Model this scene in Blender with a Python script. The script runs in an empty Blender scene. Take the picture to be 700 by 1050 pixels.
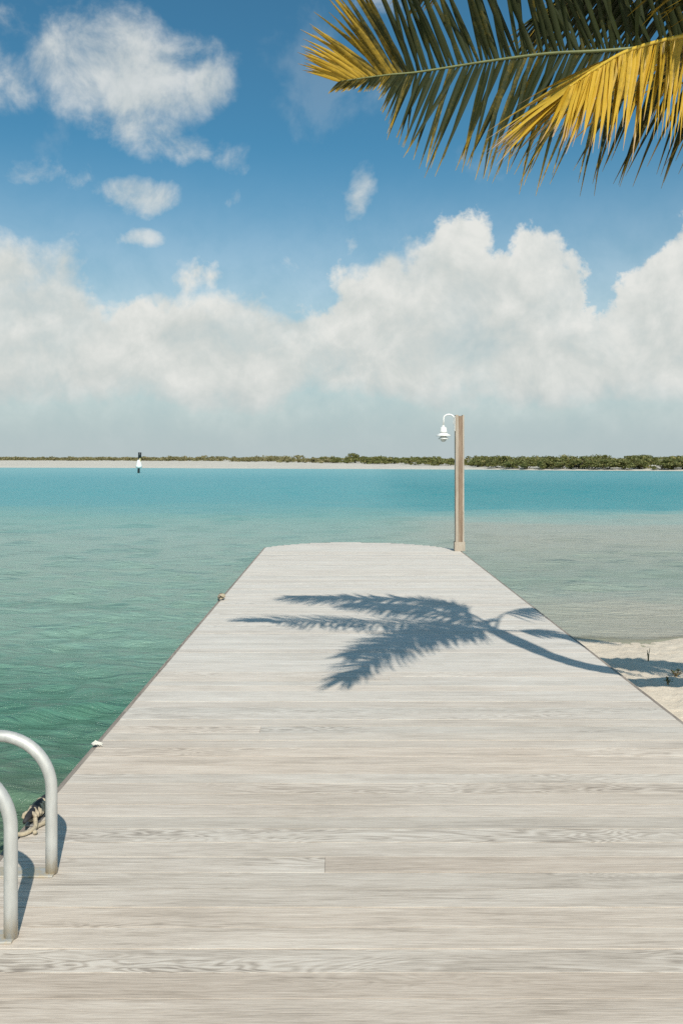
import bpy, bmesh, math, random
import numpy as np
from mathutils import Vector, Matrix

R = math.radians
C = bpy.context.scene.collection
scene = bpy.context.scene
random.seed(7)
rng = np.random.default_rng(11)

# ------------------------------------------------------------------ camera
# metres; z = 0 is the top of the dock, the dock runs along +Y
cam_d = bpy.data.cameras.new('camera')
cam = bpy.data.objects.new('camera', cam_d); C.objects.link(cam)
cam.location = (0, 0, 1.6); cam.rotation_euler = (R(90), 0, 0)
cam_d.sensor_width = 36; cam_d.lens = 880 / 1050 * 36
cam_d.shift_y = -55 / 1050; cam_d.shift_x = 0.5 / 1050
cam_d.clip_start = 0.05; cam_d.clip_end = 20000
scene.camera = cam
vs = scene.view_settings
vs.view_transform = 'Standard'; vs.look = 'None'; vs.gamma = 1; vs.exposure = 0.0

# ------------------------------------------------------------------ sun
TO_SUN = Vector((0.26, -1.15, 1.0)).normalized()
SUN_EL = math.asin(TO_SUN.z)
sun_d = bpy.data.lights.new('sun', 'SUN'); sun_d.energy = 4.5; sun_d.angle = R(0.5)
sun_d.color = (1.0, 0.945, 0.85)
sun = bpy.data.objects.new('sun', sun_d); C.objects.link(sun)
sun.rotation_euler = (-TO_SUN).to_track_quat('-Z', 'Y').to_euler()
sun.location = (10, -20, 30)


# ------------------------------------------------------------------ node helper
class N:
    def __init__(s, tree): s.t = tree; s.n = tree.nodes; s.l = tree.links
    def new(s, kind, **kw):
        n = s.n.new(kind)
        for k, v in kw.items(): setattr(n, k, v)
        return n
    def put(s, sock, v):
        if isinstance(v, bpy.types.NodeSocket): s.l.new(v, sock)
        elif isinstance(v, (tuple, list)):
            if sock.type == 'RGBA' and len(v) == 3: v = (*v, 1)
            sock.default_value = v
        else: sock.default_value = v
    def m(s, op, a, b=None, c=None, clamp=False):
        n = s.new('ShaderNodeMath', operation=op); n.use_clamp = clamp
        for i, v in enumerate((a, b, c)):
            if v is not None: s.put(n.inputs[i], v)
        return n.outputs[0]
    def add(s, a, b): return s.m('ADD', a, b)
    def sub(s, a, b): return s.m('SUBTRACT', a, b)
    def mul(s, a, b): return s.m('MULTIPLY', a, b)
    def vm(s, op, a, b=None):
        n = s.new('ShaderNodeVectorMath', operation=op)
        s.put(n.inputs[0], a)
        if b is not None: s.put(n.inputs[1], b)
        return n.outputs[0]
    def smooth(s, v, lo, hi, a=0.0, b=1.0, kind='SMOOTHSTEP'):
        n = s.new('ShaderNodeMapRange', interpolation_type=kind)
        for i, x in enumerate((v, lo, hi, a, b)): s.put(n.inputs[i], x)
        return n.outputs[0]
    def noise(s, vec, scale, detail=4, rough=0.55, dist=0.0):
        n = s.new('ShaderNodeTexNoise'); s.put(n.inputs['Vector'], vec)
        for k, v in (('Scale', scale), ('Detail', detail), ('Roughness', rough), ('Distortion', dist)): s.put(n.inputs[k], v)
        return n.outputs[0]
    def ramp(s, fac, stops, interp='LINEAR'):
        n = s.new('ShaderNodeValToRGB'); s.put(n.inputs[0], fac)
        cr = n.color_ramp; cr.interpolation = interp
        while len(cr.elements) < len(stops): cr.elements.new(0.5)
        for e, (p, c) in zip(cr.elements, stops):
            e.position = p
            e.color = (c, c, c, 1) if not isinstance(c, (tuple, list)) else (*c, 1)
        return n.outputs[0]
    def mix(s, f, a, b, mode='MIX'):
        n = s.new('ShaderNodeMix', data_type='RGBA', blend_type=mode)
        s.put(n.inputs[0], f); s.put(n.inputs[6], a); s.put(n.inputs[7], b)
        return n.outputs[2]
    def xyz(s, v):
        n = s.new('ShaderNodeSeparateXYZ'); s.put(n.inputs[0], v); return n.outputs
    def comb(s, x, y, z):
        n = s.new('ShaderNodeCombineXYZ')
        for i, v in enumerate((x, y, z)): s.put(n.inputs[i], v)
        return n.outputs[0]


# ------------------------------------------------------------------ sky with clouds (all in directions of the world)
world = bpy.data.worlds.new('World'); scene.world = world; world.use_nodes = True
w = N(world.node_tree); w.n.clear()
sky = w.new('ShaderNodeTexSky', sky_type='NISHITA', sun_disc=False)
sky.sun_elevation = SUN_EL
sky.sun_rotation = math.atan2(TO_SUN.x, TO_SUN.y)
sky.altitude = 0; sky.air_density = 1.0; sky.dust_density = 0.6; sky.ozone_density = 1.6
SKY_STRENGTH = 0.095
d = w.new('ShaderNodeTexCoord').outputs['Generated']
dx, dy, dz = w.xyz(d)
az = w.m('ARCTAN2', dx, dy)
el = w.m('ARCSINE', dz)

def pa(x, y):
    a = math.atan((x - 350) / 880)
    return a, math.atan((470 - y) / 880 * math.cos(a))

big = w.noise(d, 7.0, 5, 0.6)
fine = w.noise(d, 16.0, 9, 0.62, 0.25)
lit = w.noise(w.vm('ADD', d, (0.012, 0.0, 0.022)), 16.0, 5, 0.6, 0.25)
f0 = w.sub(fine, 0.5); b0 = w.sub(big, 0.5)
# cloud bank: a soft base whose top changes over the azimuth, with rounded heaps on it (signed distances in radians)
tops = [(-200, 250), (0, 262), (75, 268), (112, 294), (180, 290), (240, 288), (300, 302), (338, 302), (365, 280), (420, 258), (490, 250), (525, 258), (585, 284), (622, 316), (655, 298), (720, 262), (900, 270)]
A0, A1 = pa(-200, 0)[0], pa(900, 0)[0]
wx = w.mul(w.sub(w.noise(d, 17.0, 8, 0.66), 0.5), 0.075); wy = w.mul(w.sub(w.noise(w.vm('ADD', d, (3.1, 1.7, 0.4)), 17.0, 8, 0.66), 0.5), 0.075)
azw = w.add(az, wx); elw = w.add(el, wy)
tn = w.smooth(azw, A0, A1, kind='LINEAR')
topr = w.ramp(tn, [((pa(x, y)[0] - A0) / (A1 - A0), pa(x, y)[1] / 0.5) for x, y in tops], 'EASE')
over = w.sub(w.mul(topr, 0.5), elw)
for (x, y, rx, ry) in [(12, 282, 58, 46), (66, 290, 34, 50), (-50, 285, 60, 50), (190, 290, 20, 32), (222, 284, 28, 22), (262, 305, 30, 20), (356, 298, 24, 34), (392, 292, 40, 42),
                       (432, 268, 36, 34), (466, 246, 36, 34), (482, 232, 20, 18), (552, 276, 34, 44), (545, 246, 18, 18), (582, 296, 26, 36), (656, 318, 34, 40), (694, 296, 50, 48), (750, 280, 70, 70)]:
    a, e = pa(x, y)
    u = w.m('DIVIDE', w.sub(azw, a), rx / 880); v = w.m('DIVIDE', w.sub(elw, e), ry / 880)
    q = w.m('SQRT', w.add(w.mul(u, u), w.mul(v, v)))
    over = w.m('SMOOTH_MAX', over, w.mul(w.sub(1.0, q), min(rx, ry) / 880), 0.012)
over0 = over
over = w.add(over, w.add(w.mul(f0, 0.045), w.mul(b0, 0.02)))
soft = w.smooth(w.add(big, w.mul(az, 0.5)), 0.38, 0.60, 0.040, 0.013)
bank = w.m('DIVIDE', w.add(over, 0.004), soft, clamp=True) if False else w.smooth(w.m('DIVIDE', over, soft), -0.25, 1.0)
bank = w.mul(bank, w.smooth(w.add(big, w.mul(f0, 0.5)), 0.25, 0.6, 0.90, 1.0))
# looser base of the bank, thinning towards the horizon
thin = w.smooth(w.add(el, w.mul(b0, 0.16)), -0.01, 0.095, 0.30, 1.0)
bank = w.mul(bank, thin)
# separate clouds
def blob(x, y, rx, ry, k=1.0, slant=0.0):
    a, e = pa(x, y)
    u = w.sub(az, a); v = w.sub(el, e)
    if slant: u = w.sub(u, w.mul(v, slant))
    u = w.m('DIVIDE', u, rx / 880); v = w.m('DIVIDE', v, ry / 880)
    q = w.add(w.mul(u, u), w.mul(v, v))
    return w.mul(w.sub(1.0, q), k)
blobs = [blob(128, 72, 112, 58), blob(70, 60, 60, 40, 0.8), blob(205, 85, 42, 34, 0.8), blob(150, 128, 52, 40, 0.7, -0.8), blob(190, 153, 36, 18, 0.8),
         blob(0, 75, 44, 42, 0.8), blob(10, 30, 40, 22, 0.5), blob(148, 203, 58, 23, 1.0), blob(145, 244, 34, 12, 0.8),
         blob(238, 160, 26, 22, 0.42), blob(235, 204, 34, 14, 0.40), blob(370, 200, 22, 40, 0.85, 0.25), blob(362, 248, 13, 34, 0.55),
         blob(300, 270, 60, 16, 0.30), blob(40, 180, 60, 16, 0.25), blob(380, 5, 30, 10, 0.3)]
acc = blobs[0]
for b_ in blobs[1:]: acc = w.m('MAXIMUM', acc, b_)
puff = w.smooth(w.add(acc, w.add(w.mul(f0, 2.5), w.mul(b0, 0.7))), 0.0, 1.15)
puff = w.mul(puff, 0.80)
# thin wisps in view; denser cloud added out of view to neutralise ambient light
rest = w.mul(w.smooth(w.add(big, w.mul(f0, 0.5)), 0.52, 0.72), w.smooth(w.m('ABSOLUTE', az), 0.50, 0.90, 0.12, 0.85))
alpha = w.m('MAXIMUM', w.m('MAXIMUM', bank, puff), rest)
alpha = w.mul(alpha, w.smooth(dz, -0.01, 0.0))
# relief: sunlit tops against greyer folds
relief = w.mul(w.sub(fine, lit), 1.3)
edge = w.smooth(over0, 0.0, 0.085, 1.0, 0.0)
tone = w.add(w.add(0.46, w.mul(relief, 0.9)), w.add(w.mul(edge, 0.18), w.mul(b0, 0.8)))
ccol = w.ramp(tone, [(0.10, (0.52, 0.59, 0.585)), (0.45, (0.645, 0.68, 0.655)), (0.8, (0.80, 0.81, 0.775))])
haze_col = (0.45, 0.53, 0.555)
ccol = w.mix(w.smooth(w.add(el, w.mul(b0, 0.08)), 0.02, 0.105, 0.85, 0.0), ccol, haze_col)
# pale moist air low over the water
air = w.smooth(el, -0.02, 0.36, 0.97, 0.0)
alpha = w.m('MAXIMUM', alpha, w.mul(air, w.smooth(dz, -0.01, 0.0)))
bg1 = w.new('ShaderNodeBackground'); w.put(bg1.inputs[0], w.mix(1.0, sky.outputs[0], (0.44, 0.96, 1.02), 'MULTIPLY')); bg1.inputs[1].default_value = SKY_STRENGTH
bg2 = w.new('ShaderNodeBackground'); w.put(bg2.inputs[0], ccol); bg2.inputs[1].default_value = 0.98
ms = w.new('ShaderNodeMixShader'); w.put(ms.inputs[0], alpha); w.l.new(bg1.outputs[0], ms.inputs[1]); w.l.new(bg2.outputs[0], ms.inputs[2])
wo = w.new('ShaderNodeOutputWorld'); w.l.new(ms.outputs[0], wo.inputs[0])
world.cycles.sampling_method = 'MANUAL'; world.cycles.sample_map_resolution = 512
scene.cycles.max_bounces = 6; scene.cycles.transparent_max_bounces = 12
scene.cycles.use_adaptive_sampling = True; scene.cycles.use_denoising = False


# ------------------------------------------------------------------ object helpers
def tag(o, label=None, cat=None, group=None, kind=None):
    for k, v in (('label', label), ('category', cat), ('group', group), ('kind', kind)):
        if v: o[k] = v
    return o

def empty(name, loc, rz=0.0):
    o = bpy.data.objects.new(name, None); C.objects.link(o)
    o.empty_display_size = 0.1; o.location = loc; o.rotation_euler.z = rz
    return o

def mesh_obj(name, me, mat, parent=None, smooth=False):
    me.name = name
    o = bpy.data.objects.new(name, me); C.objects.link(o)
    if mat: me.materials.append(mat)
    if parent is not None: o.parent = parent
    if smooth: me.polygons.foreach_set('use_smooth', [True] * len(me.polygons))
    return o

def from_bm(name, bm, mat, parent=None, smooth=False):
    me = bpy.data.meshes.new(name); bm.to_mesh(me); bm.free()
    return mesh_obj(name, me, mat, parent, smooth)

def from_np(name, V, F, mat, parent=None, smooth=False):
    me = bpy.data.meshes.new(name)
    V = np.asarray(V, dtype=np.float32); F = np.asarray(F, dtype=np.int32)
    me.vertices.add(len(V)); me.vertices.foreach_set('co', V.ravel())
    k = F.shape[1]
    me.loops.add(F.size); me.loops.foreach_set('vertex_index', F.ravel())
    me.polygons.add(len(F)); me.polygons.foreach_set('loop_start', np.arange(len(F)) * k)
    me.update(calc_edges=True)
    return mesh_obj(name, me, mat, parent, smooth)

def fattr(o, name, vals):
    a = o.data.attributes.new(name, 'FLOAT', 'POINT'); a.data.foreach_set('value', np.asarray(vals, dtype=np.float32))

def box(bm, c, s, bev=0.0, rz=0.0):
    r = bmesh.ops.create_cube(bm, size=1.0, matrix=Matrix.Translation(c) @ Matrix.Rotation(rz, 4, 'Z') @ Matrix.Diagonal((*s, 1)))
    if bev:
        es = list({e for v in r['verts'] for e in v.link_edges})
        bmesh.ops.bevel(bm, geom=es, offset=bev, segments=2, affect='EDGES', profile=0.5)

def tube(bm, pts, rad, seg=16, cap=True):
    pts = [Vector(p) for p in pts]
    rads = rad if isinstance(rad, (list, tuple)) else [rad] * len(pts)
    rings = []; up = None
    for i, p in enumerate(pts):
        t = (pts[min(i + 1, len(pts) - 1)] - pts[max(i - 1, 0)]).normalized()
        if up is None:
            up = t.orthogonal().normalized()
        up = (up - t * up.dot(t)).normalized()
        s = t.cross(up)
        rings.append([bm.verts.new(p + (up * math.cos(a) + s * math.sin(a)) * rads[i]) for a in [2 * math.pi * k / seg for k in range(seg)]])
    for a, b in zip(rings, rings[1:]):
        for k in range(seg):
            bm.faces.new((a[k], a[(k + 1) % seg], b[(k + 1) % seg], b[k]))
    if cap:
        bm.faces.new(rings[0][::-1]); bm.faces.new(rings[-1])

def lathe(bm, prof, c=(0, 0, 0), seg=28):
    c = Vector(c); rings = []
    for r, z in prof:
        if r < 1e-5: rings.append([bm.verts.new(c + Vector((0, 0, z)))])
        else: rings.append([bm.verts.new(c + Vector((r * math.cos(2 * math.pi * k / seg), r * math.sin(2 * math.pi * k / seg), z))) for k in range(seg)])
    for a, b in zip(rings, rings[1:]):
        for k in range(seg):
            f = [a[k % len(a)], a[(k + 1) % len(a)], b[(k + 1) % len(b)], b[k % len(b)]]
            f = list(dict.fromkeys(f))
            if len(f) > 2: bm.faces.new(f)

def spline(pts, n):
    P = [Vector(p) for p in pts]; P = [P[0] * 2 - P[1]] + P + [P[-1] * 2 - P[-2]]
    out = []; m = len(P) - 3
    for i in range(n + 1):
        u = i / n * m; k = min(int(u), m - 1); t = u - k
        a, b, c, e = P[k:k + 4]
        out.append(0.5 * ((2 * b) + (c - a) * t + (2 * a - 5 * b + 4 * c - e) * t * t + (3 * b - a - 3 * c + e) * t ** 3))
    return out


# ------------------------------------------------------------------ materials
def material(name):
    m = bpy.data.materials.new(name); m.use_nodes = True
    n = N(m.node_tree); n.n.clear()
    p = n.new('ShaderNodeBsdfPrincipled'); o = n.new('ShaderNodeOutputMaterial'); n.l.new(p.outputs[0], o.inputs[0])
    n.p = p; n.o = o
    return m, n

def bump(n, h, strength, dist):
    b = n.new('ShaderNodeBump'); n.put(b.inputs['Height'], h); b.inputs['Strength'].default_value = strength; b.inputs['Distance'].default_value = dist
    n.l.new(b.outputs[0], n.p.inputs['Normal']); return b

def wood_mat(name, cols, along='X', rough=0.75, warm=0.0):
    m, n = material(name)
    co = n.new('ShaderNodeTexCoord').outputs['Object']
    isl = n.new('ShaderNodeNewGeometry').outputs['Random Per Island']
    x, y, z = n.xyz(co)
    if along == 'Z': x, y, z = z, x, y
    if along == 'Y': x, y = y, x
    off = n.mul(isl, 137.0)
    def sc(a, b): return n.comb(n.add(n.mul(x, a), off), n.mul(n.add(y, off), b), n.mul(n.add(z, off), b))
    figure = n.noise(sc(0.9, 7.0), 1.0, 3, 0.55, 0.5)                # slow field; its contour lines are the cathedral grain
    fibre = n.noise(sc(7.0, 210.0), 1.0, 4, 0.75)
    rings = n.m('SINE', n.add(n.mul(figure, 150.0), n.mul(fibre, 3.0)))
    streak = n.noise(sc(1.3, 38.0), 1.0, 7, 0.72, 0.3)
    blot = n.noise(sc(1.6, 7.0), 1.0, 5, 0.6)
    ringw = n.mul(n.smooth(n.noise(sc(0.6, 3.0), 1.0, 2), 0.40, 0.58), n.smooth(n.m('FRACT', n.mul(isl, 13.7)), 0.60, 0.66, 0.12, 1.0))          # only in places do the rings show
    v = n.add(n.mul(n.sub(streak, 0.5), 1.0), n.mul(n.sub(fibre, 0.5), 1.5))
    v = n.add(v, n.mul(n.mul(rings, ringw), 0.24))
    v = n.add(v, n.mul(n.sub(blot, 0.5), 0.75))
    v = n.add(v, 0.5)
    base = n.ramp(v, [(0.02, cols[0]), (0.3, cols[1]), (0.55, cols[2]), (0.85, cols[3])])
    tint = n.ramp(n.m('FRACT', n.mul(isl, 7.31)), [(0, (1.04, 0.96, 0.89)), (0.3, (1.0, 1.0, 1.0)), (0.5, (0.86, 0.86, 0.85)), (0.7, (1.07, 1.06, 1.05)), (0.85, (0.90, 0.85, 0.81)), (1, (1.0, 0.98, 0.95))])
    base = n.mix(0.8, base, n.mix(1.0, base, tint, 'MULTIPLY'))
    y_pale = n.smooth(n.add(y, n.mul(n.sub(n.noise(co, 0.7, 4, 0.6), 0.5), 5.0)), 1.5, 8.0)   # browner at the near end, paler towards the far boards
    base = n.mix(y_pale, n.mix(1.0, base, (0.90, 0.85, 0.80), 'MULTIPLY'), n.mix(0.28, base, (0.74, 0.70, 0.63)))
    crack = n.smooth(n.noise(sc(0.8, 60.0), 1.0, 3, 0.6, 0.4), 0.64, 0.76)
    base = n.mix(n.mul(crack, 0.72), base, cols[0])
    n.put(n.p.inputs['Base Color'], base); n.p.inputs['Roughness'].default_value = rough
    n.p.inputs['Specular IOR Level'].default_value = 0.3
    bump(n, n.sub(n.add(n.mul(fibre, 0.5), n.mul(rings, 0.08)), n.mul(crack, 0.6)), 0.35, 0.004)
    return m

M = {}
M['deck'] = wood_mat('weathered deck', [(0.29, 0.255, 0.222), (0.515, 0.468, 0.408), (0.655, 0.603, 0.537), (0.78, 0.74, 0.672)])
M['edge'] = wood_mat('grey edge board', [(0.16, 0.14, 0.125), (0.26, 0.235, 0.21), (0.33, 0.30, 0.27), (0.42, 0.39, 0.35)], 'Y')
M['pile'] = wood_mat('dock pile', [(0.09, 0.075, 0.06), (0.15, 0.125, 0.10), (0.2, 0.17, 0.14), (0.26, 0.23, 0.19)], 'Z')
M['post'] = wood_mat('pale post timber', [(0.25, 0.205, 0.16), (0.39, 0.34, 0.28), (0.50, 0.45, 0.385), (0.62, 0.57, 0.50)], 'Z')
M['post_core'] = wood_mat('brown post timber', [(0.14, 0.095, 0.07), (0.25, 0.18, 0.13), (0.32, 0.24, 0.18), (0.44, 0.36, 0.285)], 'Z')

def plain(name, col, rough=0.5, metal=0.0, vary=0.12, scale=20, spec=0.5):
    m, n = material(name)
    co = n.new('ShaderNodeTexCoord').outputs['Object']
    k = n.noise(co, scale, 5, 0.6)
    c2 = tuple(c * (1 - vary * 2) for c in col)
    n.put(n.p.inputs['Base Color'], n.ramp(k, [(0.3, c2), (0.7, col)]))
    n.put(n.p.inputs['Roughness'], n.smooth(k, 0.3, 0.7, rough * 0.85, min(1, rough * 1.15)))
    n.p.inputs['Metallic'].default_value = metal; n.p.inputs['Specular IOR Level'].default_value = spec
    bump(n, k, 0.1, 0.002)
    return m
M['white'] = plain('white enamel', (0.80, 0.80, 0.77), 0.35, 0, 0.03)
M['glass_lamp'] = plain('lamp globe', (0.62, 0.63, 0.60), 0.15, 0, 0.03)
M['black'] = plain('dark paint', (0.022, 0.028, 0.03), 0.5, 0, 0.2)
M['rope'] = plain('sun bleached rope', (0.56, 0.47, 0.33), 0.9, 0, 0.25, 60)
M['rope_dark'] = plain('dark rubber', (0.03, 0.03, 0.032), 0.7, 0, 0.2, 60)
M['ropewhite'] = plain('pale frayed rope', (0.74, 0.72, 0.64), 0.9, 0, 0.1, 60)
M['galv'] = plain('grey metal', (0.40, 0.39, 0.37), 0.5, 0.7, 0.2, 30)
M['twig'] = plain('dry twig', (0.36, 0.27, 0.15), 0.85, 0, 0.25, 40)
M['weed'] = plain('beach weed', (0.16, 0.17, 0.055), 0.6, 0, 0.3, 30)
M['bolt'] = plain('screw head', (0.20, 0.19, 0.18), 0.45, 0.6, 0.2, 30)

# brushed, weathered tube with rust stains near its foot
m, n = material('weathered aluminium')
co = n.new('ShaderNodeTexCoord').outputs['Object']; x, y, z = n.xyz(co)
k = n.noise(n.comb(n.mul(x, 30), n.mul(y, 30), n.mul(z, 9)), 1.0, 6, 0.65)
st = n.mul(n.smooth(n.add(z, n.mul(n.sub(k, 0.5), 0.22)), 0.10, 0.0), n.smooth(k, 0.35, 0.6))
colr = n.mix(n.mul(st, 0.75), n.ramp(k, [(0.3, (0.48, 0.48, 0.455)), (0.7, (0.60, 0.595, 0.565))]), (0.52, 0.40, 0.22))
n.put(n.p.inputs['Base Color'], colr); n.p.inputs['Metallic'].default_value = 0.30
n.put(n.p.inputs['Roughness'], n.smooth(k, 0.3, 0.7, 0.42, 0.6)); bump(n, k, 0.08, 0.001)
M['alu'] = m

# sand
def sand_mat(name, lo, hi, detail_scale):
    m, n = material(name)
    co = n.new('ShaderNodeTexCoord').outputs['Object']
    a = n.noise(co, 0.9 * detail_scale, 6, 0.6); g = n.noise(co, 160 * detail_scale, 3, 0.6); c = n.noise(co, 9 * detail_scale, 6, 0.62)
    x, y, z = n.xyz(co)
    base = n.ramp(n.add(n.mul(a, 0.5), n.mul(c, 0.5)), [(0.35, lo), (0.62, hi)])
    base = n.mix(n.mul(n.smooth(g, 0.60, 0.72), 0.35), base, (0.36, 0.30, 0.23))
    deb = n.mul(n.smooth(n.noise(n.comb(n.mul(x, 2.4), n.mul(y, 13), z), 1.0, 6, 0.7, 0.6), 0.64, 0.74), 0.42)
    base = n.mix(deb, base, (0.34, 0.27, 0.19))
    wet = n.smooth(z, -0.34, -0.315, 0.84, 1.0)
    base = n.mix(1.0, base, n.comb(wet, wet, wet), 'MULTIPLY')
    n.put(n.p.inputs['Base Color'], base); n.p.inputs['Roughness'].default_value = 0.9; n.p.inputs['Specular IOR Level'].default_value = 0.15
    bump(n, n.add(n.mul(c, 1.0), n.mul(g, 0.12)), 0.6, 0.035 / detail_scale)
    return m
M['sand'] = sand_mat('pale beach sand', (0.68, 0.575, 0.445), (0.78, 0.68, 0.545), 1.0)
M['far_sand'] = sand_mat('far sand', (0.54, 0.50, 0.43), (0.64, 0.60, 0.52), 0.06)

# leaves: colour carried by a point attribute "tan" (0 green .. 1 yellow), some light passes through
def leaf_mat(name, green0, green1, yellow, trans=0.3, rough=0.42):
    m, n = material(name)
    t = n.new('ShaderNodeAttribute', attribute_name='ripe').outputs['Fac']
    co = n.new('ShaderNodeTexCoord').outputs['Object']
    k = n.noise(co, 9, 5, 0.6); k2 = n.noise(co, 55, 4, 0.7)
    g = n.mix(k, green0, green1)
    tt = n.smooth(n.add(t, n.add(n.mul(n.sub(k2, 0.5), 0.7), n.mul(n.sub(k, 0.5), 0.7))), 0.12, 0.95)
    c = n.mix(tt, g, yellow)
    dry = n.smooth(n.add(t, n.mul(n.sub(k2, 0.5), 0.3)), 1.12, 1.45)
    c = n.mix(dry, c, (0.42, 0.30, 0.19))
    n.put(n.p.inputs['Base Color'], c); n.p.inputs['Roughness'].default_value = rough; n.p.inputs['Specular IOR Level'].default_value = 0.4
    tr = n.new('ShaderNodeBsdfTranslucent'); n.put(tr.inputs[0], n.mix(1.0, c, (1.05, 1.0, 0.6), 'MULTIPLY'))
    mx = n.new('ShaderNodeMixShader'); mx.inputs[0].default_value = trans
    n.l.new(n.p.outputs[0], mx.inputs[1]); n.l.new(tr.outputs[0], mx.inputs[2]); n.l.new(mx.outputs[0], n.o.inputs[0])
    return m
M['palm'] = leaf_mat('palm leaflet', (0.020, 0.029, 0.008), (0.042, 0.052, 0.013), (0.54, 0.345, 0.03), 0.17, 0.5)
M['bush'] = leaf_mat('mangrove leaf', (0.10, 0.115, 0.035), (0.19, 0.20, 0.060), (0.30, 0.26, 0.10), 0.25, 0.6)
M['scrub'] = leaf_mat('dune scrub leaf', (0.17, 0.165, 0.075), (0.26, 0.235, 0.11), (0.34, 0.28, 0.16), 0.25, 0.7)
M['midrib'] = plain('palm midrib', (0.17, 0.19, 0.065), 0.45, 0, 0.15, 25)
M['midrib_y'] = plain('yellow palm midrib', (0.62, 0.42, 0.05), 0.45, 0, 0.12, 25)
M['wood_dark'] = plain('mangrove stem', (0.11, 0.09, 0.07), 0.9, 0, 0.2, 10)

# palm trunk: grey with ring scars
m, n = material('palm bark')
co = n.new('ShaderNodeTexCoord').outputs['Object']; x, y, z = n.xyz(co)
rg = n.m('SINE', n.mul(n.add(z, n.mul(n.noise(co, 4, 3), 0.08)), 95))
k = n.noise(co, 30, 5, 0.65)
n.put(n.p.inputs['Base Color'], n.ramp(n.add(n.mul(rg, 0.22), k), [(0.25, (0.15, 0.12, 0.095)), (0.75, (0.36, 0.32, 0.27))]))
n.p.inputs['Roughness'].default_value = 0.9; bump(n, n.add(n.mul(rg, 0.5), k), 0.6, 0.012)
M['bark'] = m

# water: coloured body (depth, sea bed patches), rippled surface, clear at the sand's edge
WZ = -0.33
m, n = material('lagoon water')
co = n.new('ShaderNodeTexCoord').outputs['Object']; x, y, z = n.xyz(co)
pn = n.noise(n.comb(n.mul(x, 0.10), n.mul(y, 0.22), 0.0), 1.0, 4, 0.55)
pm = n.noise(n.comb(n.mul(x, 0.22), n.mul(y, 0.85), 3.0), 1.0, 5, 0.6)
ly = n.m('LOGARITHM', n.m('MAXIMUM', y, 0.8), 10.0)
ly = n.add(ly, n.add(n.mul(n.sub(pn, 0.5), 0.16), n.mul(n.sub(pm, 0.5), 0.05)))
def L(v): return (math.log10(v) + 0.2) / 2.7
ln_ = n.m('DIVIDE', n.add(ly, 0.2), 2.7)
left = n.ramp(ln_, [(L(3), (0.112, 0.162, 0.100)), (L(4.7), (0.122, 0.200, 0.132)), (L(6.6), (0.104, 0.250, 0.180)), (L(9.5), (0.235, 0.380, 0.305)), (L(14), (0.280, 0.405, 0.335)), (L(21), (0.280, 0.415, 0.355)),
                    (L(28), (0.190, 0.395, 0.350)), (L(37), (0.105, 0.350, 0.365)), (L(80), (0.090, 0.340, 0.370)), (L(140), (0.16, 0.41, 0.43))])
right = n.ramp(ln_, [(L(9.0), (0.44, 0.41, 0.325)), (L(10.6), (0.435, 0.425, 0.345)), (L(12.4), (0.355, 0.40, 0.335)), (L(14.0), (0.285, 0.355, 0.290)), (L(16), (0.34, 0.385, 0.315)), (L(20), (0.385, 0.40, 0.325)),
                     (L(25), (0.365, 0.405, 0.340)), (L(29), (0.25, 0.420, 0.375)), (L(33), (0.050, 0.305, 0.325)), (L(60), (0.030, 0.270, 0.300)), (L(120), (0.09, 0.34, 0.37)), (L(150), (0.12, 0.36, 0.37))])
side = n.smooth(n.add(n.sub(x, n.mul(y, 0.04)), n.mul(n.sub(pn, 0.5), 2.5)), -1.0, 3.2)
col = n.mix(side, left, right)
weed = n.mul(n.smooth(pm, 0.57, 0.74), n.smooth(y, 40, 16, 0.0, 0.50))
col = n.mix(weed, col, n.mix(side, (0.060, 0.20, 0.145), (0.15, 0.215, 0.150)))
n.put(n.p.inputs['Base Color'], col)
n.p.inputs['IOR'].default_value = 1.333; n.put(n.p.inputs['Specular IOR Level'], n.smooth(y, 10, 45, 0.34, 0.10))
n.put(n.p.inputs['Roughness'], n.smooth(y, 5, 45, 0.17, 0.32))   # far wavelets blur together
r1 = n.noise(n.comb(n.mul(x, 2.0), n.mul(n.add(y, n.mul(x, 0.12)), 8.5), 0.0), 1.0, 7, 0.68, 0.8)
r2 = n.noise(n.comb(n.mul(x, 0.38), n.mul(n.add(y, n.mul(x, -0.1)), 1.9), 5.0), 1.0, 4, 0.5, 0.4)
b1 = n.new('ShaderNodeBump'); n.put(b1.inputs['Height'], n.m('DIVIDE', n.add(n.mul(r1, 0.62), n.mul(r2, 0.24)), n.add(1.0, n.mul(y, 0.03)))); b1.inputs['Strength'].default_value = 0.7; b1.inputs['Distance'].default_value = 0.30
n.l.new(b1.outputs[0], n.p.inputs['Normal'])
dep = n.new('ShaderNodeAttribute', attribute_name='depth').outputs['Fac']
clear = n.smooth(n.add(dep, n.mul(n.sub(r1, 0.5), 0.03)), 0.0, 0.02, 0.7, 0.0)
tr = n.new('ShaderNodeBsdfTransparent'); tr.inputs[0].default_value = (0.90, 0.95, 0.90, 1)
mx = n.new('ShaderNodeMixShader'); n.put(mx.inputs[0], clear); n.l.new(n.p.outputs[0], mx.inputs[1]); n.l.new(tr.outputs[0], mx.inputs[2]); n.l.new(mx.outputs[0], n.o.inputs[0])
M['water'] = m


# ------------------------------------------------------------------ near beach (sand beside the dock, going on behind the camera)
def sst(v, a, b):
    t = np.clip((v - a) / (b - a), 0, 1); return t * t * (3 - 2 * t)

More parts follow.
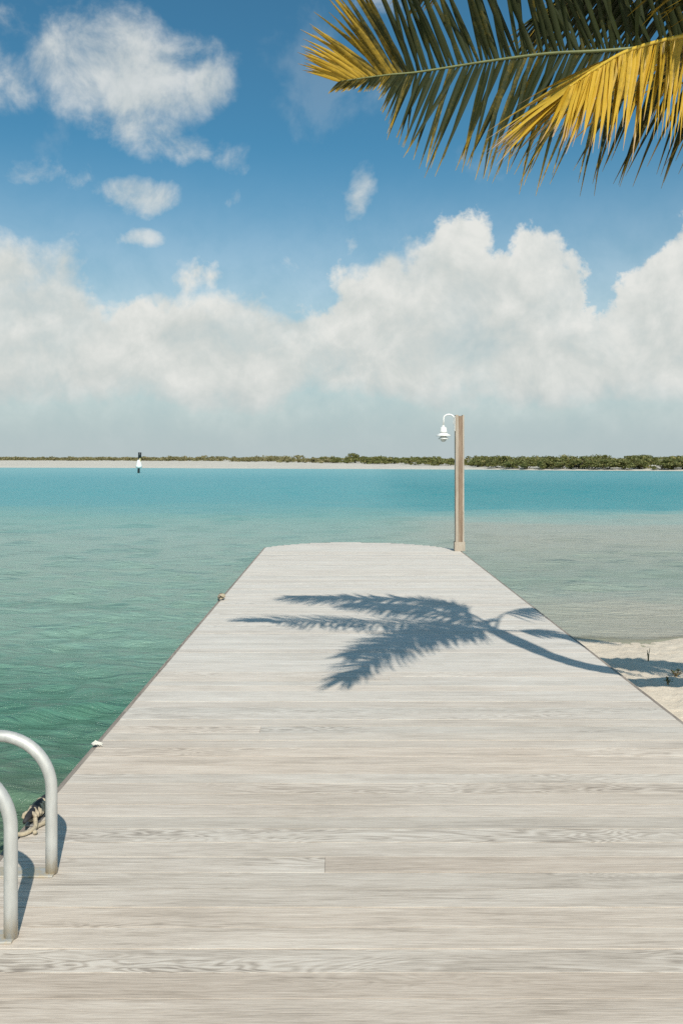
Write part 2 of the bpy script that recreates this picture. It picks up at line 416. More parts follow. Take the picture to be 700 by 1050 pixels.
def beach_z(X, Y):
    wob = 0.03 * np.sin(X * 0.9 + 0.7) + 0.02 * np.sin(X * 2.3)
    Yw = Y + wob
    z = -0.09 + 0.012 * np.sin(X * 2.1 + Y * 1.3) + 0.010 * np.sin(X * 3.7 - Y * 2.9)
    z = z - np.clip(Yw - 5.8, 0, 3.4) * 0.071 - np.clip(Yw - 9.2, 0, 3) * 0.10 - np.clip(Yw - 12.2, 0, 60) * 0.2
    edge = 1 - sst(X, 0.8, 1.9)                       # falls away under the dock on the water side
    edge = edge * sst(Y, -9, -5)
    return np.maximum(z - edge * 2.2, -3.0)

def grid(xs, ys):
    X, Y = np.meshgrid(xs, ys); nx, ny = len(xs), len(ys)
    i = np.arange(nx * ny).reshape(ny, nx)
    F = np.stack([i[:-1, :-1], i[:-1, 1:], i[1:, 1:], i[1:, :-1]], -1).reshape(-1, 4)
    return X.ravel(), Y.ravel(), F

xs = np.concatenate([np.linspace(-60, 0.4, 25), np.linspace(0.7, 6, 107), np.linspace(6.5, 120, 60)])
ys = np.concatenate([np.linspace(-150, 3, 50), np.linspace(3.2, 11, 131), np.linspace(11.5, 22, 20)])
X, Y, F = grid(xs, ys)
Z = beach_z(X, Y) + 0.006 * rng.standard_normal(len(X)) * (Y < 9.0)
tag(from_np('beach', np.c_[X, Y, Z], F, M['sand'], smooth=True), kind='structure')

# sea bed under everything
X, Y, F = grid(np.linspace(-6000, 6000, 13), np.linspace(-3000, 9000, 13))
tag(from_np('seabed', np.c_[X, Y, 0 * X - 4.0], F, M['sand']), kind='structure')

# ------------------------------------------------------------------ water, waves as geometry near by
def spaced(a, b, n, p): t = np.linspace(0, 1, n); return a + (b - a) * t ** p
ys = np.concatenate([np.linspace(-60, 1.5, 30), 1804 / np.linspace(880, 40, 560), 1804 / np.linspace(39.5, 3, 110), [900, 2000, 6000]])
xl = -np.concatenate([np.linspace(0.2, 6, 210), 6 + spaced(0.05, 44, 200, 1.7), spaced(52, 6000, 30, 3)])
xs = np.concatenate([xl[::-1], -xl])
X, Y, F = grid(xs, ys)
H = np.zeros_like(X)
for i in range(46):
    lam = 0.18 * (2.4 / 0.18) ** rng.random(); kk = 2 * math.pi / lam
    th = R(82) + rng.normal() * 0.38
    amp = 0.0056 * lam ** 0.45 * (0.5 + rng.random())
    far = np.clip(1.6 - np.maximum(np.abs(Y), 1) / (40 * lam), 0, 1) * np.clip(1.6 - np.abs(X) / (30 * lam), 0, 1)
    H += amp * far * np.sin(kk * (X * math.cos(th) + Y * math.sin(th)) + rng.random() * 6.28 + 0.8 * np.sin(X * 0.7 + Y * 0.4 + i))
dep0 = WZ - beach_z(X, Y)
inb = (Y < 22) & (X > -60) & (X < 120)
dep0 = np.where(inb, dep0, 3.0)
H *= np.clip(dep0 / 0.25, 0.06, 1.0)
wat = tag(from_np('water', np.c_[X, Y, WZ + H], F, M['water'], smooth=True), kind='structure')
fattr(wat, 'depth', dep0)

# ------------------------------------------------------------------ far shore
def shore_y(X):                                      # where the far sand meets the water
    return np.interp(X, [-400, -160, -72, -30, 0, 24, 32, 52, 110, 400], [260, 215, 181, 168, 157, 145, 138, 130, 126, 170])
def bush_y(X):                                       # where the far green begins
    return np.interp(X, [-400, -160, -110, -60, -28, -2, 16, 24, 30, 52, 110, 400], [470, 420, 360, 320, 275, 226, 184, 154, 141, 132, 128, 172])
xs = np.concatenate([np.linspace(-3000, -260, 12), np.linspace(-250, 160, 180), np.linspace(180, 3000, 12)])
tt = np.concatenate([np.linspace(-10, 60, 60), np.linspace(64, 320, 50), [500, 900, 2000, 5000]])
Xg, T, F = grid(xs, tt)
Yg = shore_y(Xg) + T + 1.2 * np.sin(Xg * 0.11) + 0.6 * np.sin(Xg * 0.31)
Zg = WZ + np.where(T < 0, T * 0.06, np.minimum(T * 0.05, 0.35) + np.minimum(np.maximum(T - 7, 0) * 0.004, 0.55))
tag(from_np('far_shore', np.c_[Xg, Yg, Zg], F, M['far_sand'], smooth=True), kind='structure')
def far_z(x, y):
    t = y - float(shore_y(x))
    return WZ + (min(t * 0.05, 0.35) + min(max(t - 7, 0) * 0.004, 0.55) if t > 0 else 0)

def leaf_cloud(n, size, clumps, leaf, ripe_p=0.12, seed=0):
    """leaf-sized quads round a handful of clump centres: an uneven crown with gaps"""
    g = np.random.default_rng(seed); sx, sy, sz = size
    V = []; Rp = []
    cc = np.c_[g.uniform(-0.42, 0.42, clumps) * sx, g.uniform(-0.42, 0.42, clumps) * sy, (0.14 + 0.72 * g.random(clumps) ** 0.9) * sz]
    cr = g.uniform(0.13, 0.24, clumps)
    for i in range(n):
        c = i % clumps
        v = g.standard_normal(3); v /= np.linalg.norm(v); r = g.random() ** 0.4 * cr[c]
        p = cc[c] + v * r * np.array([sx, sy, sz * 0.85]); p[2] = max(p[2], 0.02)
        a = g.standard_normal(3); a /= np.linalg.norm(a); b = np.cross(a, v + 0.3 * g.standard_normal(3)); b /= np.linalg.norm(b) + 1e-6
        s = leaf * (0.6 + 0.8 * g.random()); q = s * (0.45 + 0.3 * g.random())
        V += [p - a * s, p - b * q, p + a * s, p + b * q]
        Rp += [(0.75 if g.random() < ripe_p else 0.0) + 0.25 * (c % 3) * 0.5] * 4
    V = np.array(V); F = np.arange(len(V)).reshape(-1, 4)
    return V, F, np.array(Rp)

def stems(n, sx, sy, h, seed):
    g = random.Random(seed); bm = bmesh.new()
    for i in range(n):
        a = Vector((g.uniform(-.02, .02), g.uniform(-.02, .02), -0.12)); b = Vector((g.uniform(-.35, .35) * sx, g.uniform(-.3, .3) * sy, h * g.uniform(.45, .7)))
        tube(bm, [a, a.lerp(b, 0.5) + Vector((g.uniform(-.08, .08), 0, 0)), b], [0.06, 0.05, 0.025], 6)
    me = bpy.data.meshes.new('stem'); bm.to_mesh(me); bm.free(); me.materials.append(M['wood_dark']); return me

proto = []
for k, (sz, nl) in enumerate([((4.2, 3.2, 2.5), 1500), ((3.6, 3.0, 2.2), 1300), ((5.0, 3.6, 2.7), 1800), ((3.2, 2.6, 2.9), 1300)]):
    V, F, Rp = leaf_cloud(nl, sz, 16, 0.15, 0.10, 40 + k)
    o = from_np('foliage', V, F, M['bush']); fattr(o, 'ripe', Rp); me = o.data; bpy.data.objects.remove(o)
    proto.append((me, stems(6, sz[0], sz[1], sz[2], 70 + k)))

def bush(x, y, s, k, label, group=None, rz=0.0, name='mangrove_bush'):
    e = empty(name, (x, y, far_z(x, y)), rz); e.scale = s
    tag(e, label, 'bush', group)
    f = bpy.data.objects.new('foliage', proto[k][0]); C.objects.link(f); f.parent = e
    t = bpy.data.objects.new('stem', proto[k][1]); C.objects.link(t); t.parent = e
    return e
g = random.Random(5)
# the front row of the mangrove, bush by bush
xf = 24.5
while xf < 74:
    yy = float(bush_y(xf)) + g.uniform(0.2, 2.2)
    s = g.uniform(0.85, 1.15) * (0.80 if xf < 30 else 1.0)
    bush(xf, yy, (s, s, s * g.uniform(0.62, 0.80)), g.randrange(4), 'low green mangrove bush in the front row at the foot of the far shore thicket', 'mangrove bushes along the far waterline', g.uniform(0, 6.28))
    xf += g.uniform(1.7, 2.7)
# bushes that stand out above the rest
def at(px, Y): return (px - 350) / 880 * Y
for px, Y, s, k, lab in [(616, 150, (1.15, 1, 0.86), 3, 'tallest round-topped mangrove rising above the right hand thicket'),
                         (659, 152, (1.35, 1, 0.88), 2, 'wide flat-topped mangrove crown standing above the thicket near the right end'),
                         (540, 158, (0.80, 1, 0.76), 3, 'narrow mangrove top poking up where the tall thicket begins'),
                         (684, 150, (0.9, 1, 0.92), 0, 'rounded mangrove crown above the thicket at the far right'),
                         (365, 238, (1.5, 1, 1.12), 2, 'dark shrub clump on the pale spit where the far green first thickens'),
                         (494, 168, (1.2, 1, 0.85), 0, 'low mangrove clump on the sand spit just right of the lamp post')]:
    bush(at(px, Y), Y, s, k, lab, None, px * 0.7)

def mass(name, spots, mat, leaf, label, cat, seed):
    Vs = []; Rs = []
    for i, (x, y, sx, sy, sz, nl) in enumerate(spots):
        V, F, Rp = leaf_cloud(nl, (sx, sy, sz), 9, leaf, 0.12, seed + i)
        Vs.append(V + np.array([x, y, far_z(x, y)])); Rs.append(Rp)
    V = np.concatenate(Vs); o = from_np(name, V, np.arange(len(V)).reshape(-1, 4), mat); fattr(o, 'ripe', np.concatenate(Rs))
    return tag(o, label, cat, kind='stuff')
sp = []
for i in range(150):
    x = g.uniform(26, 92); y = float(bush_y(x)) + 3 + 40 * g.random() ** 1.3; h = g.uniform(1.45, 2.05) + (y - 132) * 0.006
    sp.append((x, y, g.uniform(3, 5.5), 3.5, h, 330))
for i in range(70):
    x = g.uniform(-6, 27); y = float(bush_y(x)) + 2 + 45 * g.random(); sp.append((x, y, g.uniform(3, 5), 3.5, g.uniform(1.4, 2.0), 300))
mass('mangrove_thicket', sp, M['bush'], 0.19, 'dense band of dark green mangrove thicket along the right of the far shore', 'mangroves', 300)
sp = []
for i in range(230):
    x = g.uniform(-215, -2); y = float(bush_y(x)) + 1 + 60 * g.random(); sp.append((x, y, g.uniform(4, 9), 4, g.uniform(1.1, 1.9) + (0.5 if g.random() < 0.12 else 0), 190))
mass('dune_scrub', sp, M['scrub'], 0.30, 'thin olive line of low scrub behind the far sandbank on the left', 'scrub', 900)

# marker in the far water
e = empty('channel_marker', (at(143, 113), 113, WZ)); tag(e, 'dark marker post with a white collar standing in the far water', 'marker')
bm = bmesh.new(); tube(bm, [(-0.06, 0, -1.2), (0, 0, 1.0), (0.10, 0, 2.62)], 0.15, 14); from_bm('post', bm, M['black'], e, True)
bm = bmesh.new(); tube(bm, [(0.115, 0, 2.05), (0.135, 0, 2.72)], [0.20, 0.22], 14); from_bm('topmark', bm, M['black'], e, True)
bm = bmesh.new(); lathe(bm, [(0.151, 0.62), (0.30, 0.66), (0.42, 0.80), (0.40, 0.98), (0.33, 1.18), (0.27, 1.45), (0.19, 1.72), (0.152, 1.74)], (0.02, 0, 0)); from_bm('collar', bm, M['white'], e, True)
bm = bmesh.new(); box(bm, (0.19, -0.14, 1.72), (0.17, 0.05, 0.42), 0.008); from_bm('reflector', bm, plain('yellow reflector', (0.70, 0.62, 0.30), 0.4), e)


# ------------------------------------------------------------------ the dock
XL, XR, FAS = -1.352, 2.052, 0.032
PITCH, GAP = 0.1295, 0.0032
dock = empty('wooden_dock', (0, 0, 0)); tag(dock, 'long weathered grey plank dock with a rounded far end reaching into the lagoon', 'dock')
def end_y(x):
    u = (x - 0.35) / 1.70
    base = 15.30 - 0.18 * u
    return base + 1.10 * max(0.0, 1 - abs(u) ** 2.6)
bm = bmesh.new(); rd = random.Random(3); bolts = []
y0 = 2.544 - PITCH * 34
k = 0
joists = [XL + 0.05 + i * (XR - XL - 0.1) / 8 for i in range(9)]
while True:
    ya, yb = y0 + k * PITCH, y0 + (k + 1) * PITCH - GAP
    k += 1
    ym = (ya + yb) / 2
    if ya > 16.45: break
    a, b = XL, XR
    if yb > 15.0:                                     # cut to the curved end
        ok = [x for x in np.linspace(XL, XR, 340) if end_y(x) > yb]
        if not ok: break
        a, b = min(ok), max(ok)
    segs = [(a, b)]
    if b - a > 2.5 and rd.random() < 0.10:
        c = joists[rd.choice((2, 3, 4, 5, 6))]; segs = [(a, c - 0.0005), (c + 0.0005, b)]
    for (p, q) in segs:
        zt = rd.uniform(-0.0016, 0.0006)
        box(bm, ((p + q) / 2, ym, zt - 0.018), (q - p, yb - ya, 0.036), 0.0006)
    for jx in joists[::2]:
        if a + 0.02 < jx < b - 0.02:
            for yy in (ya + 0.03, yb - 0.03): bolts.append((jx + rd.uniform(-.006, .006), yy))
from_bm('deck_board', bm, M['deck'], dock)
# edge boards along both sides and round the end
YA = y0
for s, x in ((-1, XL), (1, XR)):
    bm = bmesh.new(); yy = YA
    while yy < 15.2:
        L_ = min(3.66, end_y(x) - yy); 
        box(bm, (x + s * (FAS / 2 + 0.001), yy + L_ / 2, -0.115), (FAS, L_ - 0.002, 0.215), 0.003); yy += L_
        if L_ < 3.66: break
    from_bm('edge_board', bm, M['edge'], dock)
bm = bmesh.new(); last = None; ring = []
for x in np.linspace(XL, XR, 60):
    y = end_y(x) + 0.002
    ring.append([bm.verts.new(v) for v in ((x, y, -0.012), (x, y + 0.035, -0.012), (x, y + 0.035, -0.22), (x, y, -0.22))])
for a, b in zip(ring, ring[1:]):
    for i in range(4): bm.faces.new((a[i], b[i], b[(i + 1) % 4], a[(i + 1) % 4]))
bm.faces.new(ring[0][::-1]); bm.faces.new(ring[-1]); bmesh.ops.recalc_face_normals(bm, faces=bm.faces)
from_bm('end_board', bm, M['edge'], dock)
for jx in (XL + 0.25, 0.35, XR - 0.25):
    bm = bmesh.new(); box(bm, (jx, (YA + 15.0) / 2, -0.14), (0.075, 15.0 - YA, 0.20)); from_bm('beam', bm, M['pile'], dock)
for yy in np.arange(-1.0, 15.2, 2.6):
    for jx in (XL + 0.16, XR - 0.16):
        bm = bmesh.new(); tube(bm, [(jx, yy, -3.2), (jx, yy, -0.24)], 0.12, 14); from_bm('pile', bm, M['pile'], dock, True)

# ------------------------------------------------------------------ lamp post at the far right corner
PX, PY = 2.045, 14.86
lp = empty('lamp_post', (PX, PY, 0)); tag(lp, 'square pale timber post at the far right corner of the dock', 'post')
bm = bmesh.new()
box(bm, (-0.049, 0, 1.18), (0.050, 0.15, 2.34), 0.006); box(bm, (0.060, 0, 1.18), (0.028, 0.15, 2.34), 0.006)
from_bm('post_cheek', bm, M['post'], lp)
bm = bmesh.new(); box(bm, (0.011, 0.002, 1.165), (0.0695, 0.143, 2.335), 0.004); from_bm('post_core', bm, M['post_core'], lp)
bm = bmesh.new()
for (c, s) in (((0, -0.082, 0.08), (0.178, 0.012, 0.16)), ((0, 0.082, 0.08), (0.178, 0.012, 0.16)), ((-0.0825, 0, 0.08), (0.013, 0.151, 0.16)), ((0.0825, 0, 0.08), (0.013, 0.151, 0.16))):
    box(bm, c, s, 0.003)
from_bm('base_collar', bm, M['post'], lp)

bl = empty('wharf_lamp', (PX - 0.076, PY, 2.26)); tag(bl, 'white gooseneck barn lamp hanging from the left side of the post', 'lamp')
bm = bmesh.new(); box(bm, (-0.008, 0, -0.06), (0.016, 0.10, 0.26), 0.004); from_bm('wall_plate', bm, M['white'], bl)
AX = -0.20
bm = bmesh.new(); pts = [(-0.012, 0, -0.07), (-0.022, 0, -0.05)] + [(AX / 2 - 0.005 + 0.09 * math.cos(a), 0, 0.03 + 0.07 * math.sin(a)) for a in np.linspace(-0.15, math.pi, 18)] + [(AX, 0, -0.10)]
tube(bm, pts, 0.014, 12); from_bm('gooseneck', bm, M['white'], bl, True)
bm = bmesh.new(); lathe(bm, [(0, -0.09), (0.022, -0.09), (0.026, -0.115), (0.050, -0.125), (0.058, -0.14), (0.058, -0.185), (0.066, -0.195), (0.066, -0.208), (0, -0.208)], (AX, 0, 0)); from_bm('lamp_body', bm, M['white'], bl, True)
bm = bmesh.new(); lathe(bm, [(0.045, -0.210), (0.075, -0.228), (0.125, -0.262), (0.130, -0.272), (0.122, -0.274), (0.05, -0.24)], (AX, 0, 0)); from_bm('lamp_shade', bm, M['white'], bl, True)
bm = bmesh.new(); lathe(bm, [(0.05, -0.285), (0.085, -0.310), (0.092, -0.325), (0.082, -0.328), (0.05, -0.30)], (AX, 0, 0)); from_bm('louvre_ring', bm, M['white'], bl, True)
bm = bmesh.new(); lathe(bm, [(0.046, -0.209), (0.052, -0.27), (0.052, -0.34), (0.04, -0.362), (0.02, -0.372), (0, -0.374)], (AX, 0, 0)); from_bm('globe', bm, M['glass_lamp'], bl, True)

# ------------------------------------------------------------------ boarding ladder on the left edge
ld = empty('boarding_ladder', (-1.10, 3.085, 0)); tag(ld, 'weathered metal boarding ladder with two hooped handrails at the left dock edge', 'ladder')
RT, RR = 0.0225, 0.205
for dyy, H0, xo in ((-0.222, 0.365, 0.0), (0.225, 0.325, -0.015)):
    bm = bmesh.new()
    pts = [(xo, dyy, 0.004), (xo, dyy, 0.12), (xo, dyy, H0 * 0.7)] + [(xo - RR + RR * math.cos(a), dyy, H0 + RR * math.sin(a)) for a in np.linspace(0, math.pi, 28)] + [(xo - 2 * RR, dyy, 0.0), (xo - 2 * RR, dyy, -0.6), (xo - 2 * RR, dyy, -1.25)]
    tube(bm, pts, RT, 20); hr = from_bm('handrail', bm, M['alu'], ld, True)
    bm = bmesh.new(); box(bm, (xo - 0.115, dyy, 0.004), (0.26, 0.075, 0.008), 0.002); from_bm('base_plate', bm, M['alu'], ld)
for zz in (-0.28, -0.56, -0.84, -1.12):
    bm = bmesh.new(); box(bm, (-2 * RR - 0.008, 0.0015, zz), (0.075, 0.40, 0.026), 0.006); from_bm('rung', bm, M['alu'], ld)

# ------------------------------------------------------------------ rope and cleats on the left edge
def rope_coil(bm, centre, ax, n, r, rad, seed):
    g = random.Random(seed); pts = []
    for i in range(n * 14 + 1):
        a = 2 * math.pi * i / 14; t = i / (n * 14) - 0.5
        rr = r * (1 + 0.18 * g.uniform(-1, 1))
        p = Vector(centre) + Vector(ax) * t + Vector((rr * math.cos(a) * 0.9, 0.15 * rr * math.sin(a * 2 + t * 5), rr * math.sin(a) * 0.62 + 0.01))
        pts.append(p)
    tube(bm, pts, rad, 8)
cl = empty('mooring_cleat', (-1.345, 3.80, 0)); tag(cl, 'dark cleat on the left dock edge behind the ladder hoops', 'cleat')
bm = bmesh.new(); box(bm, (0, 0, 0.006), (0.05, 0.16, 0.012), 0.003); from_bm('base', bm, M['galv'], cl)
bm = bmesh.new()
tube(bm, [(0, -0.15, 0.052), (0, -0.10, 0.058), (0, 0, 0.060), (0, 0.10, 0.058), (0, 0.16, 0.050)], [0.008, 0.014, 0.018, 0.014, 0.008], 12)
for yy in (-0.045, 0.045): tube(bm, [(0, yy, 0.010), (0, yy, 0.054)], [0.017, 0.012], 12)
from_bm('horn', bm, M['rope_dark'], cl, True)
bm = bmesh.new(); rope_coil(bm, (0, 0, 0.035), (0.005, 0.17, 0.0), 6, 0.031, 0.0085, 1)
tube(bm, spline([(0.02, -0.08, 0.05), (0.035, -0.12, 0.02), (0.01, -0.17, 0.013), (-0.03, -0.19, 0.012), (-0.055, -0.21, -0.03), (-0.065, -0.22, -0.20), (-0.07, -0.22, -0.6)], 26), 0.0095, 8)
tube(bm, spline([(0.02, 0.07, 0.045), (0.055, 0.03, 0.015), (0.06, -0.04, 0.012), (0.03, -0.11, 0.012), (0.05, -0.16, 0.012)], 20), 0.0095, 8)
rp = from_bm('mooring_rope', bm, M['rope'], None, True); rp.location = cl.location
tag(rp, 'frayed tan rope wound round the dark cleat beside the ladder', 'rope')

e = empty('edge_cleat', (-1.365, 9.72, 0)); tag(e, 'small brown cleat far along the left dock edge', 'cleat')
bm = bmesh.new(); box(bm, (0, 0, 0.005), (0.05, 0.12, 0.010), 0.002); from_bm('base', bm, M['galv'], e)
bm = bmesh.new(); tube(bm, [(0, -0.12, 0.05), (0, 0, 0.055), (0, 0.12, 0.05)], [0.01, 0.017, 0.01], 10); tube(bm, [(0, 0, 0.008), (0, 0, 0.05)], 0.016, 10); from_bm('horn', bm, M['pile'], e, True)
bm = bmesh.new(); rope_coil(bm, (0, 0, 0.03), (0.0, 0.10, 0), 4, 0.032, 0.010, 2); rp = from_bm('cleat_rope', bm, M['rope'], None, True); rp.location = (-1.350, 9.70, 0)
tag(rp, 'short tan rope turned round the small far cleat', 'rope')
bm = bmesh.new(); gg = random.Random(9)
for i in range(26):
    a = gg.uniform(-0.6, 0.6); l = gg.uniform(0.02, 0.05); s0 = Vector((gg.uniform(-.012, .012), gg.uniform(-.02, .02), 0.010))
    tube(bm, [s0, s0 + Vector((l * 0.5 * math.cos(a), l * 0.5 * math.sin(a), gg.uniform(.004, .012))), s0 + Vector((l * math.cos(a), l * math.sin(a), gg.uniform(-.003, .002)))], [0.0045, 0.004, 0.002], 6)
rp = from_bm('frayed_rope', bm, M['ropewhite'], None, True); rp.location = (-1.375, 4.77, 0.002)
tag(rp, 'white frayed rope end lying on the left dock edge beyond the ladder', 'rope')


# ------------------------------------------------------------------ palm leaning in from the right
palm = empty('coconut_palm', (3.32, 6.45, -0.12)); tag(palm, 'leaning coconut palm on the beach right of the dock with green and yellow fronds', 'palm tree')
inv = Matrix.Translation(-palm.location)
def loc(p): return Vector(p) - palm.location
trunk_pts = [(3.36, 6.50, -0.30), (3.25, 6.25, 0.2), (3.02, 5.55, 0.85), (2.76, 4.62, 1.6), (2.62, 4.00, 2.15), (2.50, 3.70, 2.62), (2.37, 3.80, 3.06), (2.33, 4.06, 3.36)]
tp = spline([loc(p) for p in trunk_pts], 60)
bm = bmesh.new(); tube(bm, tp, [0.125 - 0.055 * (i / 60) ** 0.6 + 0.05 * math.exp(-i / 3.0) + 0.004 * math.sin(i * 2.1) for i in range(61)], 18)
from_bm('trunk', bm, M['bark'], palm, True)
bm = bmesh.new(); tube(bm, [loc((2.42, 3.74, 2.95)), loc((2.36, 3.86, 3.15)), loc((2.32, 4.04, 3.38)), loc((2.32, 4.10, 3.52))], [0.078, 0.10, 0.085, 0.03], 16); from_bm('crownshaft', bm, M['midrib'], palm, True)

def frond(pts, n, length, sideA, sideB, ripe, label=None, yellow_rib=False, bare=0.14, seed=0, width=0.014, sweep=(0.5, 0.5), tip_fan=True, droop=0.25, rib=0.014):
    """pts: midrib in the world; sideA/sideB: leaflet direction left and right of the midrib (start, end); length(t); ripe(t, side)"""
    g = random.Random(seed); path = spline([loc(p) for p in pts], 120)
    V = []; F = []; RP = []
    def leaflet(p, dirv, face, L, wd, rp, dr):
        dirv = dirv.normalized(); face = (face - dirv * face.dot(dirv)).normalized()
        sd = dirv.cross(face)
        i0 = len(V); K = 5
        bend = Vector((g.uniform(-.05, .05), g.uniform(-.05, .05), 0))
        for j in range(K + 1):
            u = j / K
            wj = wd * (0.6 + 2.4 * u) if u < 0.17 else wd * (1.0 - ((u - 0.17) / 0.83) ** 1.9)
            wj = max(wj, 0.0008)
            c = p + dirv * L * u + Vector((0, 0, -1)) * dr * L * u * u + bend * L * u * u
            fold = face * wj * 0.55
            V.extend([c - sd * wj + fold, c, c + sd * wj + fold])
            RP.extend([rp + (0.75 * max(0, u - 0.72) / 0.28 if tip_fan else 0)] * 3)
            if j:
                a = i0 + 3 * (j - 1)
                F.extend([(a, a + 1, a + 4, a + 3), (a + 1, a + 2, a + 5, a + 4)])
    for i in range(n):
        t = bare + (1 - bare) * (i + 0.5) / n
        k = t * 120; k0 = min(int(k), 119); p = path[k0].lerp(path[k0 + 1], k - k0)
        tan = (path[min(k0 + 2, 120)] - path[max(k0 - 2, 0)]).normalized()
        for sd, D in ((0, sideA), (1, sideB)):
            if D is None: continue
            base = Vector(D[0]).lerp(Vector(D[1]), t).normalized()
            sw = sweep[sd] + 1.5 * max(0, t - 0.70) / 0.30 * (1 if tip_fan else 0.3)
            dv = base + tan * (sw + g.gauss(0, .07)) + Vector((g.gauss(0, .09), g.gauss(0, .09), g.gauss(0, .08)))
            L = length(t, sd) * g.uniform(0.86, 1.08)
            face = tan.cross(base) + Vector((g.gauss(0, .25), g.gauss(0, .25), g.gauss(0, .25)))
            leaflet(p + tan * g.uniform(-.006, .006), dv, face, L, width * (0.75 + 0.35 * min(1, L / 0.5)) * g.uniform(.85, 1.1), ripe(t, sd) + g.gauss(0, .10), droop * g.uniform(.5, 1.5))
    o = from_np('frond', np.array([tuple(v) for v in V]), np.array(F), M['palm'], palm, True); fattr(o, 'ripe', RP)
    if label: o['label'] = label
    bm = bmesh.new(); tube(bm, path, [rib * (1.25 - 1.08 * (j / 120) ** 0.8) + 0.0012 for j in range(121)], 8)
    from_bm('midrib', bm, M['midrib_y' if yellow_rib else 'midrib'], o, True)
    return o

hub = (2.32, 4.09, 3.40)
def clampf(v, a, b): return max(0.0, min(1.0, (v - a) / (b - a)))
# dark frond across the top of the view
frond([hub, (1.95, 4.10, 3.585), (1.64, 4.15, 3.60), (1.29, 4.20, 3.595), (1.02, 4.25, 3.604), (0.733, 4.30, 3.589), (0.40, 4.34, 3.555), (0.25, 4.35, 3.545), (0.10, 4.36, 3.53), (0.00, 4.36, 3.515)], 128,
      lambda t, s: (0.68 - 0.14 * clampf(t, 0.6, 0.8) - 0.34 * clampf(t, 0.74, 1.0)) if s == 0 else (0.60 - 0.13 * clampf(t, 0.35, 0.62) - 0.39 * clampf(t, 0.60, 0.78)),
      ((0.05, -0.42, 0.85), (0.0, -0.35, 0.70)), ((-0.05, 0.20, -0.95), (-0.05, 0.30, -0.75)),
      lambda t, s: (0.05 if t < 0.64 else 0.05 + (t - 0.64) * (2.7 if s == 0 else 1.0)), 'dark green frond with a yellow tip', seed=1, sweep=(0.42, 0.36), droop=0.10, width=0.0112, bare=0.06, rib=0.010)
# yellow frond hanging nearer
frond([hub, (2.02, 3.92, 3.52), (1.72, 3.72, 3.47), (1.39, 3.50, 3.322), (1.10, 3.28, 3.16), (0.90, 3.06, 2.985), (0.78, 2.93, 2.87)], 120,
      lambda t, s: (0.42 - 0.08 * clampf(t, 0.5, 0.75) - 0.10 * clampf(t, 0.8, 1.0)) if s == 0 else (0.62 - 0.18 * clampf(t, 0.5, 0.8) - 0.10 * clampf(t, 0.8, 1.0)),
      ((-0.05, -0.12, -1.0), (-0.05, -0.10, -0.9)), ((0.0, 0.95, 0.12), (-0.1, 0.55, 0.10)),
      lambda t, s: 0.48 + 0.42 * clampf(t, 0.25, 0.75), 'drooping bright yellow frond', True, seed=2, sweep=(0.30, 0.75), width=0.0120, droop=0.12, bare=0.05, rib=0.012)
# upper frond, above the picture, its hanging leaflets dip into it
frond([hub, (2.38, 4.18, 3.85), (2.36, 4.22, 4.2), (2.18, 4.35, 4.52), (1.56, 4.46, 4.66), (1.0, 4.62, 4.60), (0.544, 4.90, 4.40)], 130,
      lambda t, s: 0.72 * (1 - 0.55 * clampf(t, 0.6, 1.0)), ((0, -0.9, 0.0), (0, -0.8, -0.05)), ((0, 0.75, -0.38), (0, 0.8, -0.2)),
      lambda t, s: 0.05, seed=3, droop=0.2, bare=0.24, sweep=(0.45, 0.45), width=0.019)
frond([hub, (2.25, 4.18, 3.75), (2.02, 4.36, 4.05), (1.72, 4.52, 4.20), (1.40, 4.66, 4.19), (1.15, 4.76, 4.08)], 90,
      lambda t, s: 0.62 * (1 - 0.5 * clampf(t, 0.5, 1.0)), ((0, -0.85, -0.25), (0, -0.8, -0.2)), ((0, 0.7, -0.55), (0, 0.8, -0.45)),
      lambda t, s: 0.03, seed=8, droop=0.25, bare=0.12, sweep=(0.6, 0.6), width=0.018)
frond([hub, (2.12, 3.86, 3.66), (1.75, 3.52, 3.78), (1.38, 3.18, 3.76), (1.02, 2.85, 3.62)], 90,
      lambda t, s: 0.50 * (1 - 0.45 * clampf(t, 0.6, 1.0)), ((0.25, -0.8, -0.15), (0.25, -0.8, -0.1)), ((-0.3, 0.75, -0.15), (-0.3, 0.75, -0.1)),
      lambda t, s: 0.05, seed=9, droop=0.2, bare=0.15, sweep=(0.6, 0.6), width=0.015)
# fronds on the far side of the crown, outside the picture: they only throw shadows
frond([hub, (2.58, 3.86, 3.56), (2.81, 3.73, 3.64), (3.05, 3.45, 3.62), (3.50, 3.52, 3.50), (3.95, 3.55, 3.15)], 100, lambda t, s: 0.22 + 0.40 * clampf(t, 0.45, 0.6),
      ((0, -0.5, -0.75), (0.1, -0.5, -0.75)), ((0, 0.8, -0.35), (0.1, 0.8, -0.35)), lambda t, s: 0.1, seed=4, droop=0.3, sweep=(0.7, 0.7), width=0.028, bare=0.2)
frond([hub, (2.47, 4.22, 3.62), (2.70, 4.28, 3.95), (3.08, 4.33, 4.18), (3.45, 4.30, 4.08), (3.8, 4.3, 3.85)], 50, lambda t, s: 0.42 * (1 - 0.4 * t),
      ((0, -0.7, -0.6), (0.1, -0.7, -0.6)), ((0, 0.7, -0.4), (0.1, 0.7, -0.4)), lambda t, s: 0.1, seed=5, droop=0.3, sweep=(0.5, 0.5), width=0.016, bare=0.42)
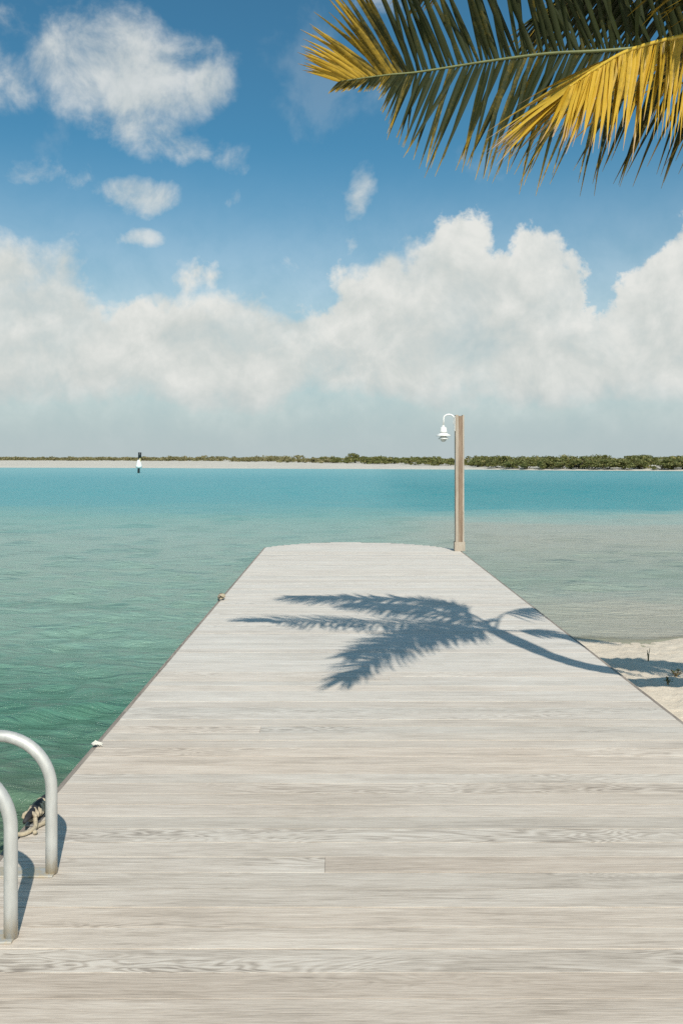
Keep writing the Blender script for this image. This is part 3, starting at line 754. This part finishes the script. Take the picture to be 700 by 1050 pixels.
frond([hub, (2.33, 4.0, 3.6), (2.42, 3.9, 3.85), (2.6, 3.8, 4.05)], 14, lambda t, s: 0.30, ((-.4, -0.3, 0.6), (-.4, -0.3, 0.6)), ((.4, .3, .6), (.4, .3, .6)), lambda t, s: 0.2, seed=6, droop=0.0, sweep=(0.5, 0.5), width=0.015)

# ------------------------------------------------------------------ little plants on the sand
def sprout(name, x, y, n, h, spread, mat, label, cat, seed, leafy=True):
    g = random.Random(seed); z = float(beach_z(np.array([x]), np.array([y]))[0]) - 0.005
    e = empty(name, (x, y, z)); tag(e, label, cat)
    bm = bmesh.new(); tips = []
    for i in range(n):
        a = g.uniform(0, 6.28); s = g.uniform(.3, 1) * spread
        t = Vector((s * math.cos(a), s * math.sin(a), h * g.uniform(.6, 1)))
        tube(bm, [(0, 0, 0), (t.x * .3, t.y * .3, t.z * .55), t], [0.006, 0.004, 0.002], 6); tips.append(t)
    from_bm('stem', bm, M['twig'], e, True)
    if leafy:
        bm = bmesh.new()
        for t in tips:
            for j in range(6):
                c = t * g.uniform(.45, 1.0); dv = Vector((g.gauss(0, 1), g.gauss(0, 1), g.uniform(-.2, .7))).normalized(); sd = dv.cross(Vector((0, 0, 1))).normalized()
                L_ = g.uniform(.022, .04); vv = [bm.verts.new(p) for p in (c, c + dv * L_ * .5 + sd * L_ * .28, c + dv * L_, c + dv * L_ * .5 - sd * L_ * .28)]
                bm.faces.new(vv)
        from_bm('leaf', bm, mat, e)
def sand_at(px, py):
    h = 1.72; Yv = 880 * h / (py - 470); return (px - 350) / 880 * Yv, Yv
x, y = 2.76, 7.72; sprout('dry_stalk', x, y, 3, 0.13, 0.04, M['weed'], 'thin dry stalk standing in the sand above the frond shadow', 'plant', 1, False)
x, y = 2.68, 6.88; sprout('beach_weed', x, y, 7, 0.065, 0.055, M['weed'], 'small olive weed growing in the sunlit sand between the shadows', 'plant', 2)
x, y = 2.49, 6.55; sprout('shaded_weed', x, y, 3, 0.07, 0.025, M['weed'], 'little green sprig growing in the trunk shadow on the sand', 'plant', 3)
x, y = 2.80, 6.60; sprout('edge_weed', x, y, 5, 0.07, 0.045, M['weed'], 'dark weed at the right edge where the trunk shadow leaves the view', 'plant', 4)
